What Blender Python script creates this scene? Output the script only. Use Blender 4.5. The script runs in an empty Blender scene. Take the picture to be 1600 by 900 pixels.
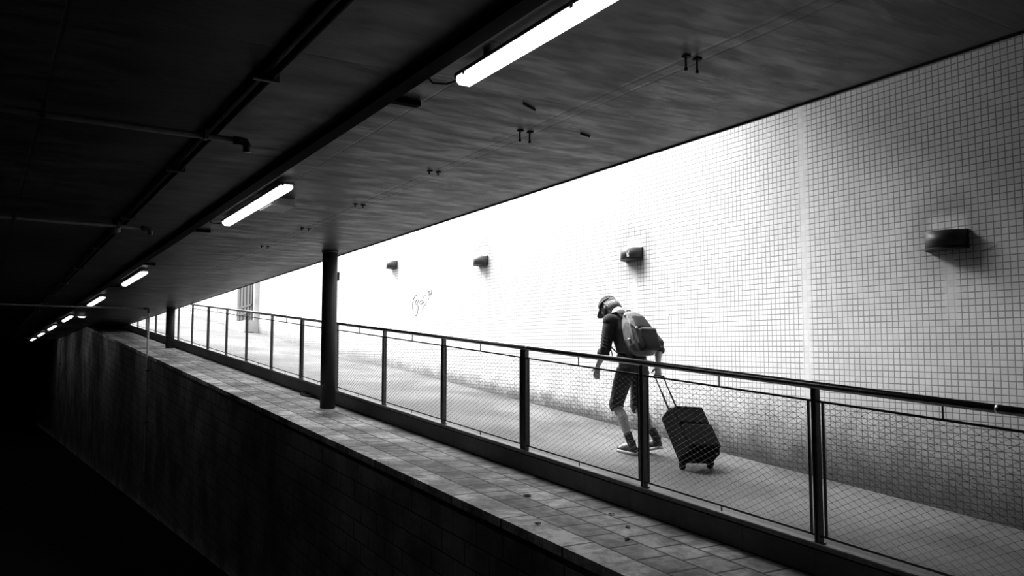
import bpy, bmesh, math, random
from mathutils import Vector, Matrix
random.seed(7)
C = bpy.context.scene.collection
S = bpy.context.scene
rad = math.radians

# ------------------------------------------------------------ camera, world, light, exposure
cam = bpy.data.objects.new('camera', bpy.data.cameras.new('camera')); C.objects.link(cam)
cam.data.sensor_width = 36; cam.data.lens = 1320/1600*36
cam.data.clip_start = 0.05; cam.data.clip_end = 400
cam.rotation_euler = (rad(90+4.7636), 0, rad(-32.3815)); cam.location = (0, 0, 0)
S.camera = cam
S.view_settings.view_transform = 'Standard'; S.view_settings.look = 'None'
S.view_settings.exposure = 2.55; S.view_settings.gamma = 1; S.view_settings.use_curve_mapping = False
w = bpy.data.worlds.new('overcast_sky'); S.world = w; w.use_nodes = True
w.node_tree.nodes['Background'].inputs[0].default_value = (.9, .9, .9, 1)
w.node_tree.nodes['Background'].inputs[1].default_value = .52
sun = bpy.data.objects.new('sun', bpy.data.lights.new('sun', 'SUN')); C.objects.link(sun)
sun.data.energy = 2.6; sun.data.angle = rad(50)       # broad hazy daylight from above the slab, up the ramp
sun.rotation_euler = Vector((.22, -.56, -.79)).to_track_quat('-Z', 'Y').to_euler()

# ------------------------------------------------------------ place geometry constants
SR = 0.0818            # ramp slope
SC = -0.0165           # ceiling slope
CI = 1.735             # ceiling height at y = 0
RX = 4.578             # rail line
LZ = -1.676            # ledge height at y = 0
LX = 3.45              # outer edge of the ledge
FZ = -1.503            # ramp floor height at y = 0
CE = 4.55              # ceiling edge
def g(y): return FZ+SR*y
def ce(y): return CI+SC*y
WA = math.atan(.0665)

# ------------------------------------------------------------ node helper
class M:
    def __init__(s, name):
        s.m = bpy.data.materials.new(name); s.m.use_nodes = True
        s.t = s.m.node_tree; s.b = s.t.nodes['Principled BSDF']; s.L = s.t.links.new
        s.b.inputs['Specular IOR Level'].default_value = .3
    def n(s, ty, **k):
        o = s.t.nodes.new(ty)
        for a, v in k.items(): setattr(o, a, v)
        return o
    def put(s, sock, v):
        if hasattr(v, 'is_output'): s.L(v, sock)
        else: sock.default_value = v
    def mt(s, op, a, b=0.0, c=0.0, clamp=False):
        o = s.n('ShaderNodeMath', operation=op, use_clamp=clamp)
        s.put(o.inputs[0], a); s.put(o.inputs[1], b); s.put(o.inputs[2], c)
        return o.outputs[0]
    def xyz(s):
        tc = s.n('ShaderNodeTexCoord'); sp = s.n('ShaderNodeSeparateXYZ'); s.L(tc.outputs['Object'], sp.inputs[0])
        s.co = tc.outputs['Object']; return sp.outputs
    def noise(s, scale, detail=4, rough=.55, vec=None, stretch=None):
        o = s.n('ShaderNodeTexNoise'); o.inputs['Scale'].default_value = scale
        o.inputs['Detail'].default_value = detail; o.inputs['Roughness'].default_value = rough
        v = vec if vec is not None else s.co
        if stretch:
            mp = s.n('ShaderNodeMapping'); mp.inputs['Scale'].default_value = stretch; s.L(v, mp.inputs[0]); v = mp.outputs[0]
        s.L(v, o.inputs['Vector']); return o.outputs['Fac']
    def ss(s, v, a, b, lo=0., hi=1.):
        o = s.n('ShaderNodeMapRange', interpolation_type='SMOOTHSTEP')
        s.put(o.inputs[0], v)
        o.inputs[1].default_value = a; o.inputs[2].default_value = b
        o.inputs[3].default_value = lo; o.inputs[4].default_value = hi
        return o.outputs[0]
    def line(s, v, period, width, soft=.5, off=0.0):   # 1 in the joint, 0 on the tile
        p = s.mt('PINGPONG', s.mt('ADD', v, off), period/2)   # distance to the nearest multiple
        return s.ss(p, width/2*(1-soft), width/2*(1+soft), 1, 0)
    def mix(s, f, a, b):
        return s.mt('ADD', s.mt('MULTIPLY', a, s.mt('SUBTRACT', 1.0, f)), s.mt('MULTIPLY', b, f))
    def col(s, v, rough=.8, metal=0., bump=None, bs=.3, bd=.01):
        if hasattr(v, 'is_output'):
            c = s.n('ShaderNodeCombineColor')
            for i in range(3): s.L(v, c.inputs[i])
            s.L(c.outputs[0], s.b.inputs['Base Color'])
        else: s.b.inputs['Base Color'].default_value = (v, v, v, 1)
        s.put(s.b.inputs['Roughness'], rough); s.b.inputs['Metallic'].default_value = metal
        if bump is not None:
            b = s.n('ShaderNodeBump'); b.inputs['Strength'].default_value = bs; b.inputs['Distance'].default_value = bd
            s.L(bump, b.inputs['Height']); s.L(b.outputs[0], s.b.inputs['Normal'])
        return s.m
def simple(name, v, rough=.6, metal=0., var=.25, scale=12, bs=.15):
    m = M(name)
    if v < .02: m.b.inputs['Specular IOR Level'].default_value = .06
    m.xyz(); nz = m.noise(scale)
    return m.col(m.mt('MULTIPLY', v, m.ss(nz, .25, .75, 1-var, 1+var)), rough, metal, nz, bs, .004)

# ------------------------------------------------------------ materials
def tile_mat():
    m = M('wall_mosaic'); o = m.xyz(); y, z = o[1], o[2]
    zz = m.mt('SUBTRACT', z, m.mt('MULTIPLY', y, .0113))
    joint = m.mt('MAXIMUM', m.line(y, .0565, .008), m.line(zz, .052, .008))
    # tile to tile variation
    cell = m.n('ShaderNodeCombineXYZ'); m.L(m.mt('FLOOR', m.mt('DIVIDE', y, .0565)), cell.inputs[0]); m.L(m.mt('FLOOR', m.mt('DIVIDE', zz, .052)), cell.inputs[1])
    wn = m.n('ShaderNodeTexWhiteNoise', noise_dimensions='2D'); m.L(cell.outputs[0], wn.inputs['Vector'])
    tile = m.mt('MULTIPLY', .8, m.ss(wn.outputs['Value'], 0, 1, .93, 1.03))
    big = m.noise(.9, 4); tile = m.mt('MULTIPLY', tile, m.ss(big, .3, .7, .9, 1.05))
    # caulked expansion seams: joints filled over
    seam = 0.0
    for sy in (5.21, 13.65, 16.27):
        d = m.mt('ABSOLUTE', m.mt('SUBTRACT', y, sy)); f = m.ss(m.mt('ADD', d, m.mt('MULTIPLY', m.noise(9), .03)), .03, .1, 1, 0)
        seam = m.mt('MAXIMUM', seam, f)
    # light streaks of lime under the fittings, where joints are filled
    streak = 0.0; grime_shade = 0.0; nz = m.noise(3.0, 5); nf = m.noise(14, 4)
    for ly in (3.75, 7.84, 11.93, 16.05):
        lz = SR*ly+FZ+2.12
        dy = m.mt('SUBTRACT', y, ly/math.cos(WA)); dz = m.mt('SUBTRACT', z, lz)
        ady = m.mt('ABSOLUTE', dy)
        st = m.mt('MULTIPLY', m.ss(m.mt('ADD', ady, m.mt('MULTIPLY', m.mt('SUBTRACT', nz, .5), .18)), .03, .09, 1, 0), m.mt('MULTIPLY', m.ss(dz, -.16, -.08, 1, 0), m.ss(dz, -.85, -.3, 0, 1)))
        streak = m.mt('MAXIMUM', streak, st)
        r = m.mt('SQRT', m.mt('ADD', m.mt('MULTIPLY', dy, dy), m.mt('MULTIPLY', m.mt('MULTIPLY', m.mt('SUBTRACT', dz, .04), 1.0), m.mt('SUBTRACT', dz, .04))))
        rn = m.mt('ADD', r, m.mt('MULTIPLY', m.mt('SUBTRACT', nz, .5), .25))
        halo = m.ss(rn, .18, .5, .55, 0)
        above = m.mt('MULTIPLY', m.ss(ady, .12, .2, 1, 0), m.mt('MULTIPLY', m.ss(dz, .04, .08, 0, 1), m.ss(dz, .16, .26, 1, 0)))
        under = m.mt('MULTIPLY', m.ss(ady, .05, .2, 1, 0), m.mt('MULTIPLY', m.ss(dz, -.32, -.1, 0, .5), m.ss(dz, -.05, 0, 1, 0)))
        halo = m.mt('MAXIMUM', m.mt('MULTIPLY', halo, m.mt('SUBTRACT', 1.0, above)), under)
        grime_shade = m.mt('MAXIMUM', grime_shade, m.mt('MULTIPLY', halo, .75))
    # dirt at the wall foot, with shade painted in towards the near end
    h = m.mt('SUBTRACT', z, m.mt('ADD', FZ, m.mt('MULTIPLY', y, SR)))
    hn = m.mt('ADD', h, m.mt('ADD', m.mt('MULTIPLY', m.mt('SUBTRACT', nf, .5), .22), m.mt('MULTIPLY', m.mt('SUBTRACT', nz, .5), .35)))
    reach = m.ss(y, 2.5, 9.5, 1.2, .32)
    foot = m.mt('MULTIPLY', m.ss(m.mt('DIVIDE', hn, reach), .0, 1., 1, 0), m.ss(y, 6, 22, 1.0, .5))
    grime_shade = m.mt('MAXIMUM', grime_shade, foot)
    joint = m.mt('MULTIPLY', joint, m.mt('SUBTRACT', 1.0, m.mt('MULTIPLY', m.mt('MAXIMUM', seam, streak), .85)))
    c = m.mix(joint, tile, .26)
    c = m.mt('MULTIPLY', c, m.mt('SUBTRACT', 1.0, m.mt('MULTIPLY', grime_shade, .9)))
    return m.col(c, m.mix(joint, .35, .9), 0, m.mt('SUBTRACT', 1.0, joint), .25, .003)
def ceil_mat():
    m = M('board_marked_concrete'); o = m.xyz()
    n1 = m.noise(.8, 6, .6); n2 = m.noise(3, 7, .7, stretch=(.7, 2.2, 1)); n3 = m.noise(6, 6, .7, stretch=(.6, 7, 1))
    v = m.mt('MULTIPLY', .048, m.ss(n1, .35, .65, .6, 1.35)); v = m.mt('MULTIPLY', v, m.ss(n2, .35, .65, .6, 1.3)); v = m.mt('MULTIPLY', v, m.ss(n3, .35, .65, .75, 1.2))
    j = m.mt('MULTIPLY', m.line(o[1], 2.2, .014), .35)
    x = o[0]; wob = m.mt('ADD', x, m.mt('MULTIPLY', m.mt('SUBTRACT', n3, .5), .01))
    for xl, wd, k in ((2.38, .012, .6), (3.30, .02, .6), (3.40, .016, .6), (.3, .012, .5), (-1.2, .012, .5)):
        j = m.mt('MAXIMUM', j, m.mt('MULTIPLY', m.ss(m.mt('ABSOLUTE', m.mt('SUBTRACT', wob, xl)), wd*.3, wd, 1, 0), k))
    pn = m.mt('MULTIPLY', m.line(o[1], .62, .016), m.mt('MULTIPLY', m.ss(x, 2.16, 2.2, 0, 1), m.ss(x, 2.37, 2.39, .6, 0)))
    j = m.mt('MAXIMUM', j, pn)
    patch = m.mt('MULTIPLY', m.ss(n3, .56, .68, 0, 1), m.mt('MULTIPLY', m.ss(m.mt('ABSOLUTE', m.mt('SUBTRACT', x, 3.62)), .08, .3, 1, 0), m.ss(m.noise(.9, 2), .5, .6, 0, 1)))
    v = m.mix(m.mt('MULTIPLY', patch, .6), v, .55)
    v = m.mt('MULTIPLY', v, m.mt('SUBTRACT', 1.0, j))
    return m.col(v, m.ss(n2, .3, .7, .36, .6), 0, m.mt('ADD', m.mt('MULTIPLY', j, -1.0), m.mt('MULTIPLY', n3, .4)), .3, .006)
def ledge_mat():
    m = M('ledge_paving'); o = m.xyz(); x, y = o[0], o[1]
    n1 = m.noise(1.3, 6, .6); n2 = m.noise(9, 6, .7); nw = m.noise(5, 3)
    cop = m.ss(x, .268, .272, 1, 0)
    xw = m.mt('ADD', x, m.mt('MULTIPLY', m.mt('SUBTRACT', nw, .5), .012)); yw = m.mt('ADD', y, m.mt('MULTIPLY', m.mt('SUBTRACT', nw, .5), .014))
    row = m.mt('FLOOR', m.mt('DIVIDE', m.mt('SUBTRACT', x, .27), .29))
    ys = m.mt('ADD', yw, m.mt('MULTIPLY', row, .13))
    j1 = m.mt('MAXIMUM', m.line(m.mt('SUBTRACT', xw, .27), .29, .022), m.line(ys, .29, .022))
    j2 = m.mt('MAXIMUM', m.line(yw, .80, .022), m.ss(m.mt('ABSOLUTE', m.mt('SUBTRACT', xw, .27)), .003, .008, 1, 0))
    j = m.mix(cop, j1, j2)
    cell = m.n('ShaderNodeCombineXYZ'); m.L(row, cell.inputs[0]); m.L(m.mt('FLOOR', m.mt('ADD', m.mt('DIVIDE', ys, .29), .5)), cell.inputs[1])
    wn = m.n('ShaderNodeTexWhiteNoise', noise_dimensions='2D'); m.L(cell.outputs[0], wn.inputs['Vector'])
    v = m.mt('MULTIPLY', m.mix(cop, .46, .72), m.ss(wn.outputs['Value'], 0, 1, .78, 1.15))
    v = m.mt('MULTIPLY', v, m.ss(n1, .38, .62, .5, 1.25)); v = m.mt('MULTIPLY', v, m.ss(n2, .38, .62, .6, 1.2))
    v = m.mt('MULTIPLY', v, m.mt('SUBTRACT', 1.0, m.mt('MULTIPLY', j, .85)))
    return m.col(v, .62, 0, m.mt('ADD', m.mt('MULTIPLY', j, -1.0), m.mt('MULTIPLY', n2, .35)), .5, .006)
def block_mat():
    m = M('dark_blockwork'); o = m.xyz(); y = o[1]
    z = m.mt('SUBTRACT', o[2], m.mt('MULTIPLY', y, SR))
    row = m.mt('FLOOR', m.mt('DIVIDE', z, .2)); ys = m.mt('ADD', y, m.mt('MULTIPLY', m.mt('MODULO', m.mt('ABSOLUTE', row), 2.0), .2))
    j = m.mt('MAXIMUM', m.line(z, .2, .012), m.line(ys, .4, .012))
    n1 = m.noise(1.2, 5); n2 = m.noise(14, 6, .7)
    v = m.mt('MULTIPLY', .34, m.ss(n1, .3, .7, .5, 1.4)); v = m.mt('MULTIPLY', v, m.ss(n2, .3, .7, .8, 1.15))
    v = m.mt('MULTIPLY', v, m.mt('SUBTRACT', 1.0, m.mt('MULTIPLY', j, .85)))
    return m.col(v, .85, 0, m.mt('ADD', m.mt('MULTIPLY', j, -1.0), m.mt('MULTIPLY', n2, .3)), .5, .008)
def ramp_mat():
    m = M('ramp_paving'); o = m.xyz()
    n1 = m.noise(.9, 5, .55, stretch=(1, .7, 1)); n2 = m.noise(11, 6, .7)
    j = m.mt('MAXIMUM', m.line(o[0], .6, .010), m.line(o[1], .6, .010))
    v = m.mt('MULTIPLY', .098, m.ss(n1, .35, .68, .55, 1.5)); v = m.mt('MULTIPLY', v, m.ss(n2, .3, .7, .85, 1.1))
    v = m.mt('MULTIPLY', v, m.mt('SUBTRACT', 1.0, m.mt('MULTIPLY', j, .25)))
    return m.col(v, .6, 0, m.mt('ADD', n2, m.mt('MULTIPLY', j, -1.0)), .25, .004)
def col_mat():
    m = M('painted_column'); o = m.xyz(); n1 = m.noise(6, 6, .7); n2 = m.noise(2, 4)
    sc = m.mt('MULTIPLY', m.ss(n1, .56, .66, 0, 1), m.mt('MULTIPLY', m.ss(o[2], .1, .3, 0, 1), m.ss(o[2], .35, .6, 1, 0)))
    v = m.mix(m.mt('MULTIPLY', sc, .6), m.mt('MULTIPLY', .02, m.ss(n2, .3, .7, .7, 1.3)), .4)
    return m.col(v, .5, 0, n1, .3, .004)
MT = dict(
    tile=tile_mat(), ceil=ceil_mat(), ledge=ledge_mat(), block=block_mat(), ramp=ramp_mat(), column=col_mat(),
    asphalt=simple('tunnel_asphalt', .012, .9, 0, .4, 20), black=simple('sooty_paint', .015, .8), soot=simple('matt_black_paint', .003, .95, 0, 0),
    steel=simple('stainless_steel', .7, .28, 1., .08, 30, .03), darksteel=simple('dark_galvanised_steel', .13, .38, .8, .2, 20, .05),
    fascia=simple('black_steel_fascia', .003, .7, 0, .3, 8, .1), wire=simple('steel_wire', .22, .5, 0, .1), knot=simple('steel_ferrule', .7, .35, 1., .1),
    lampshell=simple('lamp_shell_paint', .07, .45, .2, .3, 9), lampdark=simple('lamp_underside', .02, .6),
    housing=simple('luminaire_housing', .25, .5), pipe=simple('conduit_paint', .06, .5, 0, .3),
    sky_conc=simple('pale_concrete', .5, .8, 0, .15, 3), plate=simple('pale_box_paint', .45, .6, 0, .25, 20),
    door=simple('grey_door_paint', .055, .5, 0, .2), paper=simple('white_paper', .9, .8, 0, .02), spray=simple('faded_spray_paint', .2, .9, 0, .1),
    skin=simple('skin', .55, .55, 0, .06, 30, .05), hair=simple('grey_blond_hair', .22, .6, 0, .5, 60, .5),
    jaw_shade=simple('dark_jaw_shade', .03, .9, 0, .4, 60, .5), jumper=simple('dark_knit_jumper', .055, .95, 0, .25, 30, .4), shorts=simple('charcoal_twill', .055, .9, 0, .3, 14, .5),
    collar=simple('white_cotton', .75, .9, 0, .05), cap=simple('dark_cap_cloth', .03, .85, 0, .3, 25), capband=simple('cap_grey_panel', .3, .8),
    pack=simple('grey_canvas', .2, .85, 0, .3, 10, .4), packdark=simple('black_canvas', .03, .8, 0, .3, 10, .4), strap=simple('webbing', .05, .8),
    buckle=simple('pale_plastic', .5, .4), case=simple('black_luggage_cloth', .006, .75, 0, .3, 40, .4), rubber=simple('black_rubber', .015, .6),
    shoe=simple('dark_trainer_cloth', .05, .8, 0, .3, 30), sole=simple('white_rubber', .7, .6, 0, .05), leaf=simple('dry_leaf', .04, .8),
    cloth=simple('dirty_rag', .02, .95, 0, .3, 20, .6))
def glow():
    m = M('lit_tube_cover'); m.xyz(); e = m.b.inputs
    m.col(.8, .4); e['Emission Color'].default_value = (1, 1, 1, 1); e['Emission Strength'].default_value = .55
    return m.m
MT['glow'] = glow()

# ------------------------------------------------------------ mesh helpers
def obj(name, bm, mat, parent=None, smooth=False, loc=None, rotz=0):
    me = bpy.data.meshes.new(name); bm.normal_update(); bm.to_mesh(me); bm.free()
    mats = mat if isinstance(mat, list) else [mat]
    for q in mats: me.materials.append(MT[q])
    if smooth:
        for p in me.polygons: p.use_smooth = True
    o = bpy.data.objects.new(name, me); C.objects.link(o)
    if parent: o.parent = parent
    if loc: o.location = loc
    if rotz: o.rotation_euler.z = rotz
    return o
def tag(o, label, cat, group=None):
    o['label'] = label; o['category'] = cat
    if group: o['group'] = group
    return o
def thing(name, label, cat, loc=(0, 0, 0), rotz=0, group=None):
    o = bpy.data.objects.new(name, None); C.objects.link(o); o.location = loc; o.rotation_euler.z = rotz
    o.empty_display_size = .1
    return tag(o, label, cat, group)
def struct(o): o['kind'] = 'structure'; return o
def hexa(bm, pts, mi=0):   # 8 points: bottom ring 4, top ring 4
    v = [bm.verts.new(p) for p in pts]
    for f in ((3, 2, 1, 0), (4, 5, 6, 7), (0, 1, 5, 4), (1, 2, 6, 5), (2, 3, 7, 6), (3, 0, 4, 7)):
        fc = bm.faces.new([v[i] for i in f]); fc.material_index = mi
    return v
def box(bm, x0, x1, y0, y1, z0, z1, s=0., mi=0):    # box sheared along a slope in y
    return hexa(bm, [(x0, y0, z0+s*y0), (x1, y0, z0+s*y0), (x1, y1, z0+s*y1), (x0, y1, z0+s*y1),
                     (x0, y0, z1+s*y0), (x1, y0, z1+s*y0), (x1, y1, z1+s*y1), (x0, y1, z1+s*y1)], mi)
def loft(bm, secs, n=16, cap=True, mi=0):
    """secs: (centre, radius a, radius b, optional a-axis); elliptical sections across the path"""
    P = [Vector(s[0]) for s in secs]; rings = []; ref = None
    for i, s in enumerate(secs):
        d = (P[min(i+1, len(P)-1)]-P[max(i-1, 0)]).normalized()
        ax = Vector(s[3]) if len(s) > 3 else (ref if ref else (Vector((1, 0, 0)) if abs(d.x) < .9 else Vector((0, 0, 1))))
        ax = (ax-d*ax.dot(d)).normalized(); ref = ax; bx = d.cross(ax)
        rings.append([bm.verts.new(P[i]+ax*s[1]*math.cos(2*math.pi*k/n)+bx*s[2]*math.sin(2*math.pi*k/n)) for k in range(n)])
    for a, b in zip(rings, rings[1:]):
        for k in range(n):
            f = bm.faces.new((a[k], a[(k+1) % n], b[(k+1) % n], b[k])); f.material_index = mi
    if cap:
        f = bm.faces.new(rings[0][::-1]); f.material_index = mi; f = bm.faces.new(rings[-1]); f.material_index = mi
    return rings
def tube(bm, pts, r, n=8, mi=0): loft(bm, [(p, r, r) for p in pts], n, True, mi)
def ball(bm, c, rx, ry=None, rz=None, rot=None, u=16, v=10):
    m4 = Matrix.Translation(c) @ (rot.to_4x4() if rot else Matrix()) @ Matrix.Diagonal((rx, ry or rx, rz or rx, 1))
    bmesh.ops.create_uvsphere(bm, u_segments=u, v_segments=v, radius=1, matrix=m4)
def baked(o, mods):
    for ty, kw in mods:
        m = o.modifiers.new(ty, ty)
        for k, v in kw.items(): setattr(m, k, v)
    bpy.context.view_layer.update()
    dg = bpy.context.evaluated_depsgraph_get(); me = bpy.data.meshes.new_from_object(o.evaluated_get(dg))
    o.modifiers.clear(); old = o.data; me.name = o.name; o.data = me
    for p in me.polygons: p.use_smooth = True
    return o
def bevel(o, wd, seg=2):
    m = o.modifiers.new('bevel', 'BEVEL'); m.width = wd; m.segments = seg; m.limit_method = 'ANGLE'; return o

# ------------------------------------------------------------ large structure
Y0, Y1 = -9, 62
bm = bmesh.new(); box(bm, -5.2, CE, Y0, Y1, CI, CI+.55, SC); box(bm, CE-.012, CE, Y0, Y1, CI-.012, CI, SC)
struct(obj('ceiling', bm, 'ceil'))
bm = bmesh.new(); box(bm, CE-1.5, 9.5, Y0, 6.7, 3.32, 3.8, 0)        # unseen slab added over the foot of the ramp to shade the near end
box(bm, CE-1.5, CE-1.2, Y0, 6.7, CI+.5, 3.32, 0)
struct(obj('ceiling', bm, 'ceil'))  # the added shading slab, apart from the main ceiling
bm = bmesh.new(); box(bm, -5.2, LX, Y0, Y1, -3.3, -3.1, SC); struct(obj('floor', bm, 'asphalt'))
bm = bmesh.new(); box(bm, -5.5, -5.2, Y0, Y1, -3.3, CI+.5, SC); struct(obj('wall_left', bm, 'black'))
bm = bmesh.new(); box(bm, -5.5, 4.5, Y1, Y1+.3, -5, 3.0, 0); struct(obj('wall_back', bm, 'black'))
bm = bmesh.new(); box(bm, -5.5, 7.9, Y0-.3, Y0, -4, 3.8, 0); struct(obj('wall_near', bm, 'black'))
# low blockwork wall carrying the ledge
bm = bmesh.new()
hexa(bm, [(LX+.02, Y0, -3.4), (LX+.3, Y0, -3.4), (LX+.3, Y1, -4.6), (LX+.02, Y1, -4.6),
          (LX+.02, Y0, LZ-.07+SR*Y0), (LX+.3, Y0, LZ-.07+SR*Y0), (LX+.3, Y1, LZ-.07+SR*Y1), (LX+.02, Y1, LZ-.07+SR*Y1)])
struct(obj('wall_blockwork', bm, 'block'))
# ledge (object origin on its outer edge so the paving pattern runs from there)
bm = bmesh.new(); box(bm, 0, RX+.04-LX, Y0, 36, LZ-.07, LZ, SR)
lo = obj('floor_ledge', bm, 'ledge', loc=(LX, 0, 0)); struct(lo)
# ramp and forecourt at its top
bm = bmesh.new(); box(bm, RX-.02, 12, Y0, 47, FZ-.16, FZ, SR)
struct(obj('floor_ramp', bm, 'ramp'))
bm = bmesh.new(); zt = g(47); box(bm, CE+.03, 30, 47, Y1+60, zt-.2, zt); struct(obj('floor_forecourt', bm, 'ramp'))
# tiled wall
wl = 44
bm = bmesh.new()
L0, L1 = Y0/math.cos(WA), wl
hexa(bm, [(0, L0, -3), (.3, L0, -3), (.3, L1, .5), (0, L1, .5), (0, L0, 3.3), (.3, L0, 3.3), (.3, L1, 5.0), (0, L1, 5.0)])
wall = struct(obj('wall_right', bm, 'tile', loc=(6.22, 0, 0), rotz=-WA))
bm = bmesh.new()
hexa(bm, [(-.04, L0, 3.3), (.34, L0, 3.3), (.34, L1, 5.0), (-.04, L1, 5.0), (-.04, L0, 3.38), (.34, L0, 3.38), (.34, L1, 5.08), (-.04, L1, 5.08)])
struct(obj('trim_1', bm, 'sky_conc', loc=(6.22, 0, 0), rotz=-WA))
def W(l, off, z):   # wall frame -> world ; off is distance out of the wall
    return Vector((6.22+l*math.sin(WA)-off*math.cos(WA), l*math.cos(WA)+off*math.sin(WA), z))

# steel fascia under the railing, in lengths, with bolt heads
bm = bmesh.new(); yy = -1.49
box(bm, RX+.025, RX+.04, Y0, 36, LZ, -1.49, SR)
y = -1.0
while y < 35:
    for k, zz in ((0, -1.54), (.14, -1.62)):
        c = Vector((RX+.025, y+k, zz+SR*(y+k)))
        loft(bm, [(c, .009, .009), (c+Vector((-.006, 0, 0)), .009, .009)], 6, True, 1)
    y += .34
struct(obj('trim_2', bm, ['fascia', 'darksteel']))
bm = bmesh.new()
box(bm, RX-.035, RX+.04, Y0, 36, -1.489, -1.459, SR); box(bm, RX-.0375, RX-.031, Y0, 36, -1.462, -1.455, SR, 1)  # flange, with a thin pale edge strip as a painted highlight
struct(obj('trim_3', bm, ['darksteel', 'plate']))

# ------------------------------------------------------------ railing
rail = thing('ramp_railing', 'long steel railing with wire net panels along the open edge of the ramp', 'railing', (RX, 0, LZ+.2))
def Rp(x, y, r): return Vector((x-RX, y, r+SR*y-(LZ+.2)))     # rail-local point; r is height above the slope line
PY = [1.88, 3.578, 5.24, 6.99, 8.69, 10.37, 12.12, 13.73, 15.42, 17.12, 18.73, 20.45, 22.18, 23.88, 25.57, 27.26, 28.95, 30.64, 32.33, 34.02, 35.7]
PY = [-1.51, .19]+PY
bm = bmesh.new(); tube(bm, [Rp(RX, -3, -.465), Rp(RX, 36, -.465)], .0245, 24)
for y in (2.42, 6.93, 12.1, 17.1): tube(bm, [Rp(RX, y-.012, -.465), Rp(RX, y+.012, -.465)], .0255, 20)
obj('handrail', bm, 'steel', rail, True)
def post(y, dbl):
    bm = bmesh.new(); hw = .022
    offs = (-.026, .026) if dbl else (0,)
    for d in offs:
        for k in (-1, 1):      # two flat bars with a gap: an open post
            a = y+d+k*.013
            box(bm, -.022, .022, a-.006, a+.006, -1.47+SR*y-(LZ+.2), -.485+SR*y-(LZ+.2))
        box(bm, -.012, .012, y+d-.012, y+d+.012, -1.46+SR*y-(LZ+.2), -.49+SR*y-(LZ+.2))
    box(bm, -.03, .03, y-.035, y+.035, -1.459+SR*y-(LZ+.2), -1.452+SR*y-(LZ+.2))
    obj('post', bm, 'darksteel', rail)
for i, y in enumerate(PY): post(y, i in (5, 9, 13, 17))
def wire(bm, a, b, r=.0011):
    d = (b-a).normalized(); u = Vector((1, 0, 0)); v = d.cross(u)
    A = []
    for p in (a, b): A.append([bm.verts.new(p+u*r), bm.verts.new(p+v*r), bm.verts.new(p-u*r), bm.verts.new(p-v*r)])
    for k in range(4): bm.faces.new((A[0][k], A[0][(k+1) % 4], A[1][(k+1) % 4], A[1][k]))
for i in range(len(PY)-1):
    a, b = PY[i]+.055, PY[i+1]-.055
    if i in (5, 9, 13, 17): a += .02
    if i+1 in (5, 9, 13, 17): b -= .02
    if b < .5: continue
    zt_, zb_ = -.565, -1.412
    bm = bmesh.new(); t = .007
    off = -(LZ+.2)
    box(bm, -t, t, a-.04, b+.04, zt_-t+off, zt_+t+off, SR); box(bm, -t, t, a-.04, b+.04, zb_-t+off, zb_+t+off, SR)
    for yv in (a, b): box(bm, -t, t, yv-t, yv+t, zb_+off, zt_+off, SR)
    fr = obj('panel_frame', bm, 'darksteel', rail)
    ym = (a+b)/2
    bm = bmesh.new(); box(bm, -.004, .004, ym-.004, ym+.004, zt_+t+off, -.485+off, SR); obj('spacer_pin', bm, 'darksteel', fr)
    bm = bmesh.new(); box(bm, -.004, .004, ym-.004, ym+.004, -1.452+off, zb_-t+off, SR); obj('spacer_pin', bm, 'darksteel', fr)
    # diamond net
    H = zt_-zb_-2*t; Wd = b-a-2*t; nx = round(Wd/.078); nz = round(H/.044); dx = Wd/nx; dz = H/nz
    bm = bmesh.new()
    def P(u, v): 
        yy = a+t+u*dx; return Vector((0, yy, zb_+t+v*dz+SR*yy+off))
    for r_ in range(nz):
        for c_ in range(nx):
            x0 = c_; z0 = r_
            wire(bm, P(x0+.5, z0), P(x0+1, z0+.5)); wire(bm, P(x0+1, z0+.5), P(x0+.5, z0+1))
            wire(bm, P(x0+.5, z0+1), P(x0, z0+.5)); wire(bm, P(x0, z0+.5), P(x0+.5, z0))
            if PY[i] < 12:
                for q in (P(x0+.5, z0), P(x0+1, z0+.5)):
                    hexa(bm, [(q.x+a_*.0025, q.y+b_*.003, q.z+c_*.002) for c_ in (-1, 1) for a_, b_ in ((-1, -1), (1, -1), (1, 1), (-1, 1))], 1)
    net = obj('wire_net', bm, ['wire', 'knot'], fr)

# ------------------------------------------------------------ columns
def column(x, y, label):
    base = LZ+SR*y; top = ce(y)
    t = thing('round_column', label, 'column', (x, y, base), 0, 'round columns under the slab edge')
    bm = bmesh.new(); loft(bm, [((0, 0, -.02), .108, .108), ((0, 0, top-base+.01), .108, .108)], 32); obj('shaft', bm, 'column', t, True)
    bm = bmesh.new(); loft(bm, [((0, 0, top-base-.03), .116, .116), ((0, 0, top-base+.005), .122, .122)], 32); obj('top_collar', bm, 'column', t, True)
    if y < 15: bm = bmesh.new(); box(bm, .09, .135, -.03, .03, top-base-.42, top-base-.3); obj('side_box', bm, 'column', t)
    bm = bmesh.new()
    R_ = []
    for r_, z_ in ((.16, .0), (.135, .014), (.105, .022)):
        R_.append([bm.verts.new((r_*(1+.08*math.sin(3*k+r_*40))*math.cos(k*math.pi/16), r_*(1+.08*math.sin(3*k+r_*40))*math.sin(k*math.pi/16), z_+SR*r_*math.sin(k*math.pi/16)*1.0)) for k in range(32)])
    for A_, B_ in zip(R_, R_[1:]):
        for k in range(32): bm.faces.new((A_[k], A_[(k+1) % 32], B_[(k+1) % 32], B_[k]))
    obj('mortar_base', bm, 'plate', t, True)
column(4.27, 11.63, 'nearer round dark column on the ledge, with scuffed paint near its foot')
column(4.31, 23.55, 'farther round dark column on the ledge, small beside the vertical pipe')

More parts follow.
